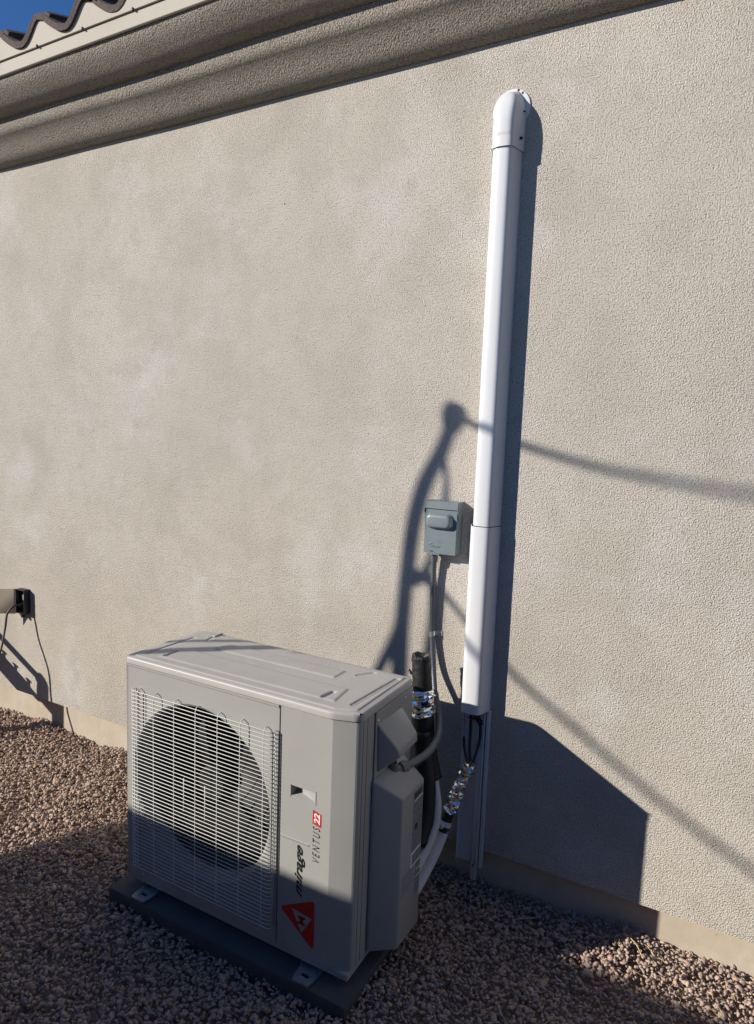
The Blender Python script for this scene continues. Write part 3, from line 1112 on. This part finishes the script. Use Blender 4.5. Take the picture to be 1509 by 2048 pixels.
obj('tie_knot', box(.948, .966, -.142, -.124, .256, .276, .004, 2), M['foam'], p2, smooth=40)

# ------------------------------------------------------------------ disconnect box
dbx = root('disconnect_box', 'small grey metal disconnect box mounted on the stucco beside the white pipe cover', 'electrical box', (.868, 0, 1.2))
G = M['grey_box']
bx0, bx1, by, bz0, bz1 = .8085, .9290, -.0550, 1.2040, 1.3840
obj('box_body', box(bx0 + .001, bx1 - .001, by + .004, .0, bz0, bz1, .0012, 1), G, dbx)
lid = obj('door', box(bx0, bx1, by, by + .005, bz0 - .002, bz1 - .027, .0012, 1), G, dbx)
obj('rain_hood', prism([(-.001, bz1 + .0015), (by - .004, bz1 - .0005), (by - .005, bz1 - .025), (by - .003, bz1 - .0255), (by - .0025, bz1 - .003), (-.001, bz1 - .0008)], 0, bx0 - .002, bx1 + .0025, .0004, 1), G, dbx)
for x in (bx0 - .0025, bx1 + .0005):
    obj('hood_tab', prism([(-.012, bz1 - .001), (by - .0035, bz1 - .001), (by - .0035, bz1 - .036), (by + .010, bz1 - .056), (by + .026, bz1 - .056), (by + .032, bz1 - .05), (-.014, bz1 - .035)], 0, x, x + .002), G, dbx)
obj('screw', disc_screw((bx1 + .0025, by + .019, bz1 - .048), (1, 0, 0), .0022, .001), M['screw'], dbx)


def bump_shape():
    cx, cz = .8655, 1.317
    R = []
    bm = bmesh.new()
    for (w, h, y, r) in ((.1010, .0560, by + .001, .021), (.0990, .0540, by - .004, .020), (.0965, .0515, by - .0065, .019), (.0935, .0480, by - .0085, .018), (.0900, .0450, by - .0150, .017), (.0870, .0420, by - .0180, .015), (.0820, .0370, by - .0198, .013), (.0700, .0270, by - .0206, .010)):
        ring = []
        for (sx, sz, a0) in ((1, 1, 0), (-1, 1, 90), (-1, -1, 180), (1, -1, 270)):
            for k in range(7):
                a = math.radians(a0 + 15 * k)
                ring.append(bm.verts.new((cx + sx * (w / 2 - r) + r * math.cos(a), y, cz + sz * (h / 2 - r) + r * math.sin(a))))
        R.append(ring)
    for A, B in zip(R, R[1:]):
        for i in range(len(A)):
            j = (i + 1) % len(A)
            bm.faces.new([A[i], A[j], B[j], B[i]])
    bm.faces.new(R[-1])
    return bm


obj('raised_pocket', bump_shape(), G, lid, smooth=50)
# embossed maker's mark: a sweep, a curl and a line of small raised strokes
mk = bmesh.new()
tube(smooth_path([(.8300, by, 1.2325), (.8360, by, 1.2375), (.8420, by, 1.2395), (.8475, by, 1.2385)], 5), lambda t: .0022 * (1 - .5 * t), 6, bm=mk)
tube(smooth_path([(.8560, by, 1.2465), (.8585, by, 1.2500), (.8630, by, 1.2490), (.8640, by, 1.2450), (.8600, by, 1.2415), (.8680, by, 1.2440), (.8735, by, 1.2445)], 5), .0013, 6, bm=mk)
lx = .8385
for i, hgt in enumerate((.010, .006, .009, .005, .006, .005, .010, .009, .011)):
    z0 = 1.2235 - (lx - .8385) * .03
    tube([(lx, by, z0), (lx + .0008, by, z0 + hgt)], .0009, 6, bm=mk)
    if i % 2 == 0:
        tube([(lx, by, z0 + hgt * .5), (lx + .003, by, z0 + hgt * .65)], .0009, 6, bm=mk)
    lx += .0038
obj('embossed_mark', mk, G, lid, smooth=180)
obj('knockout', tube([(bx1 - .002, -.028, 1.238), (bx1 - .0002, -.028, 1.238), (bx1 + .0006, -.028, 1.238)], lambda t: .0105 if t < .9 else .0098, 24), G, dbx, smooth=40)
obj('bottom_tab', prism([(.826, bz0 + .002), (.829, bz0 - .007), (.866, bz0 - .007), (.869, bz0 - .003), (.925, bz0 - .003), (.925, bz0 + .002)], 1, by + .0012, by + .003), G, dbx)
obj('label', box(.833, .846, by - .0006, by + .001, bz0 + .0035, bz0 + .0065), M['hole'], dbx)

# ------------------------------------------------------------------ conduit whip
cw = root('flexible_conduit', 'grey flexible conduit looping from the disconnect box down to the unit', 'conduit', (.85, -.02, .6))
path = smooth_path([(.8400, -.030, 1.197), (.8370, -.024, 1.152), (.8375, -.0185, 1.025), (.8410, -.0165, .903), (.8545, -.026, .791), (.872, -.048, .720), (.8850, -.064, .686)], 26)
rib = obj('conduit', tube(path, lambda t: .0098 + .0009 * math.sin(t * 156 * 2 * math.pi / 2.7), 14), M['conduit_metal'], cw, smooth=180)
sleeve = smooth_path([(.8790, -.056, .702), (.8850, -.062, .686), (.9060, -.085, .654), (.9250, -.115, .628), (.9500, -.190, .602), (.9545, -.280, .591), (.9350, -.360, .586), (.9200, -.410, .587)], 10)
obj('conduit_sleeve', tube(sleeve, .0122, 16), M['conduit'], cw, smooth=60)
obj('connector', tube([(.8400, -.030, 1.2025), (.8400, -.030, 1.192), (.8398, -.0295, 1.190), (.8385, -.027, 1.170), (.8380, -.0265, 1.168)], lambda t: .0150 if t < .3 else (.0125 if t < .99 else .011), 14), M['conduit'], cw, smooth=40)
obj('connector', tube([(.9290, -.385, .5868), (.9215, -.408, .587)], .0195, 8), M['conduit'], cw, smooth=30)
obj('connector', tube(smooth_path([(.9215, -.406, .587), (.9160, -.424, .589), (.9130, -.440, .598), (.9130, -.446, .622)], 5), .0140, 14), M['conduit'], cw, smooth=50)
obj('ground_wire', tube(smooth_path([(.930, -.41, .578), (.936, -.37, .570), (.942, -.31, .566), (.938, -.25, .572), (.93, -.20, .58)], 6), .004, 8), M['rubber'], cw, smooth=180)
st = obj('strap', tube([(.8408, -.0170, .9110), (.8412, -.0168, .9100), (.8416, -.0166, .8960), (.8420, -.0164, .8950)], .0118, 16), M['galv'], cw, smooth=40)
obj('strap_ear', box(.850, .8735, -.0035, -.0005, .8935, .9125, .001, 1), M['galv'], st)
obj('strap_screw', disc_screw((.8635, -.0035, .903), (0, -1, 0), .0055, .0035), M['screw'], st)

# ------------------------------------------------------------------ outdoor outlet
ob = root('outdoor_outlet', 'black weatherproof outlet box with its beige cover flap swung open', 'electrical outlet', (-1.5, 0, .6))
ox0, ox1, oz0, oz1 = -1.560, -1.489, .592, .722
bb = bmesh.new()
merge(bb, box(ox0, ox1, -.006, .0, oz0, oz1))
merge(bb, box(ox0, ox0 + .004, -.036, -.006, oz0, oz1))
merge(bb, prism([(-.006, oz0), (-.036, oz0), (-.036, oz1 - .004), (-.030, oz1), (-.014, oz1 - .003), (-.006, oz1 - .010)], 0, ox1 - .004, ox1))
merge(bb, box(ox0 + .004, ox1 - .004, -.036, -.006, oz1 - .004, oz1))
merge(bb, box(ox0 + .004, ox1 - .004, -.036, -.006, oz0, oz0 + .004))
obj('box_body', bb, M['black'], ob)
rc = obj('receptacle', box(ox0 + .018, ox1 - .018, -.012, -.006, oz0 + .015, oz1 - .015, .002, 1), M['black'], ob)
obj('socket', box(ox0 + .024, ox1 - .024, -.0145, -.012, oz0 + .072, oz0 + .100, .004, 2), M['paper'], rc)
fl2 = [(ox0, -.036), (ox0 - .004, -.040), (ox0 - .125, -.114), (ox0 - .123, -.117), (ox0 - .002, -.044), (ox0 + .002, -.038)]
obj('cover_flap', prism(fl2, 2, oz0 - .004, oz1 + .002, .0012, 1), M['outlet_beige'], ob, smooth=40)
obj('cover_latch', prism([(ox0 + .020, oz0), (ox1 - .030, oz0 - .002), (ox1 - .026, oz0 - .020), (ox1 - .034, oz0 - .024), (ox1 - .040, oz0 - .016)], 1, -.03, -.012), M['black'], ob)

cord = root('extension_cord', 'thin brown cord plugged into the outdoor outlet and hanging to the gravel', 'cord', (-1.55, -.1, .6))
obj('cable', tube(smooth_path([(-1.524, -.014, .634), (-1.526, -.040, .640), (-1.540, -.062, .636), (-1.550, -.090, .600), (-1.545, -.108, .522), (-1.525, -.155, .400), (-1.560, -.200, .300), (-1.555, -.205, .230), (-1.510, -.200, .130), (-1.480, -.195, .04), (-1.50, -.22, -.008), (-1.62, -.24, -.012), (-1.80, -.26, -.012), (-2.1, -.30, -.012)], 8), .0054, 8), M['cord'], cord, smooth=180)
obj('plug', tube([(-1.524, -.010, .634), (-1.524, -.028, .636), (-1.525, -.038, .639)], lambda t: .013 if t < .6 else .007, 10), M['black'], cord, smooth=40)

# ------------------------------------------------------------------ things that only cast their shadows into the picture
gm = root('meter_pipework', 'brass pipe and valve assembly standing against the wall left of the outlet', 'pipework', (-1.97, -.3, 0))
obj('upper_pipe', tube([(-1.97, .0, .525), (-1.97, -.20, .53), (-1.97, -.50, .545)], .019, 12), M['brass'], gm, smooth=60)
obj('elbow', tube(smooth_path([(-1.97, -.48, .545), (-1.97, -.505, .540), (-1.975, -.512, .515), (-1.977, -.512, .48)], 5), .033, 12), M['brass'], gm, smooth=60)
obj('riser', tube([(-1.977, -.512, .50), (-1.98, -.505, .20), (-1.98, -.50, -.03)], .034, 12), M['brass'], gm, smooth=60)
obj('valve_body', tube([(-1.97, -.05, .375), (-1.97, -.16, .378), (-1.97, -.17, .38), (-1.97, -.36, .385), (-1.97, -.37, .39), (-1.975, -.50, .392)], lambda t: .052 if .3 < t < .75 else .040, 14), M['brass'], gm, smooth=50)
for y in (-.21, -.30, -.40):
    obj('handle', tube([(-1.97, y, .41), (-1.97, y, .455), (-1.97, y, .462)], lambda t: .010 if t < .9 else .02, 10), M['brass'], gm, smooth=40)

bw = obj('block_wall', box(-3.0, 7.0, -3.15, -3.0, -.1, 1.696, .004, 1), M['block'])
bw['label'] = 'tan block garden wall standing behind the camera opposite the house'
bw['category'] = 'wall'
obj('wall_cap', box(-3.01, 7.01, -3.165, -2.985, 1.6965, 1.748, .006, 1), M['block'], bw)
lw = obj('low_wall', box(-9.0, -3.01, -3.15, -3.0, -.1, 1.25, .004, 1), M['block'])
lw['label'] = 'lower tan block wall continuing to the left of the taller one'
lw['category'] = 'wall'
brd = obj('shadow_board', prism([(-3.335, 1.670), (-2.68, .853), (-2.30, 1.16), (-2.78, 1.74)], 1, -2.985, -2.970), M['wood'])  # added out of view, outline shaped to cast the slanted shadow edge
brd['label'] = 'unseen tilted wooden sheet added to cast the slanted shadow edge on the gravel'
brd['category'] = 'board'

YT = -1.85
OX, OZ = KX * YT, -KZ * YT


def sp_(x, z, dy=0.0):
    return (x + OX - KX * dy, YT - dy, z + OZ + KZ * dy)


tr = root('bare_tree', 'leafless young tree with knobbly top growing in the side yard', 'tree', (-1.40, YT, -.05))
obj('trunk', tube(smooth_path([(-1.42, YT, -.08), (-1.41, YT, .4), (-1.385, YT, 1.1), sp_(.700, .50), sp_(.708, .732), sp_(.709, .85), sp_(.714, .964), sp_(.722, 1.097), sp_(.740, 1.284), sp_(.776, 1.432), sp_(.837, 1.559), sp_(.868, 1.65)], 6),
                     lambda t: .034 - .013 * t / .5 if t < .5 else (.021 if t < .8 else .021 - .02 * (t - .8)), 12), M['bark'], tr, smooth=180)
obj('branch', tube(smooth_path([sp_(.862, 1.625), sp_(.870, 1.650), sp_(.876, 1.68), sp_(.884, 1.705), sp_(.888, 1.72)], 5), lambda t: .017 + .014 * math.sin(math.pi * min(1, t * .95)), 12), M['bark'], tr, smooth=180)
for pts, r0, r1 in (([sp_(.714, .965), sp_(.690, .87), sp_(.625, .725), sp_(.54, .56), sp_(.50, .45)], .016, .012),
                    ([sp_(.842, 1.57), sp_(.858, 1.473), sp_(.860, 1.385), sp_(.845, 1.25), sp_(.785, 1.105), sp_(.725, 1.06)], .006, .014),
                    ([sp_(.722, 1.08), sp_(.785, 1.10), sp_(.835, 1.07), sp_(.842, .97), sp_(.832, .87), sp_(.815, .76), sp_(.80, .65)], .022, .014)):
    obj('branch', tube(smooth_path(pts, 6), lambda t, a=r0, b=r1: a + (b - a) * t, 8), M['bark'], tr, smooth=180)
cb = obj('overhead_cable', tube(smooth_path([sp_(.872, 1.695), sp_(.962, 1.646, .15), sp_(1.13, 1.588, .5), sp_(1.373, 1.528, 1.1), sp_(1.59, 1.498, 1.7), sp_(1.799, 1.476, 2.2), sp_(2.4, 1.45, 3.4)], 8), .0115, 8), M['black'], smooth=180)
cb['label'] = 'dark sagging cable running right from the bare tree top'
cb['category'] = 'cable'
cb2 = obj('overhead_cable', tube(smooth_path([sp_(.80, 1.125, .0), sp_(.893, 1.029, .4), sp_(1.145, .805, 1.1), sp_(1.356, .670, 1.5), sp_(1.598, .517, 1.8), sp_(1.90, .358, 2.1), sp_(2.6, .02, 2.6)], 8), .0115, 8), M['black'], smooth=180)
cb2['label'] = 'dark cable sloping down from the middle of the bare tree'
cb2['category'] = 'cable'

# ------------------------------------------------------------------ dry straw on the gravel
def straw_path(x, y, ang, L, z=None):
    h = float(ground_h(np.array(x), np.array(y))) + .010 if z is None else z
    d = Vector((math.cos(ang), math.sin(ang), 0))
    return smooth_path([Vector((x, y, h)) - d * L / 2, Vector((x + random.uniform(-.006, .006), y + random.uniform(-.006, .006), h + .006)), Vector((x, y, h + .002)) + d * L / 2], 4)


s1 = obj('dry_straw', tube(straw_path(1.607, -.058, math.radians(-58), .085, .026), .0022, 5), M['straw'])
s1['label'] = 'pale dry straw lying in the sun on gravel near the foundation'
s1['category'] = 'straw'
s2 = obj('dry_straw', tube(straw_path(1.253, -.088, math.radians(35), .080, .003), .0020, 5), M['straw'])
s2['label'] = 'dry straw lying in shade on gravel right of the white channel foot'
s2['category'] = 'straw'
bm = bmesh.new()
for _ in range(420):
    if random.random() < .55:
        x, y = random.uniform(-1.6, -.1), random.uniform(-1.1, .0)
    else:
        x, y = random.uniform(1.0, 2.1), random.uniform(-.9, .03)
    tube(straw_path(x, y, random.uniform(0, 6.28), random.uniform(.015, .05)), random.uniform(.0006, .0013), 4, bm=bm)
o = obj('straw_litter', bm, M['straw'])
o['kind'] = 'stuff'
o['label'] = 'scattered thin bits of dry grass among the gravel'
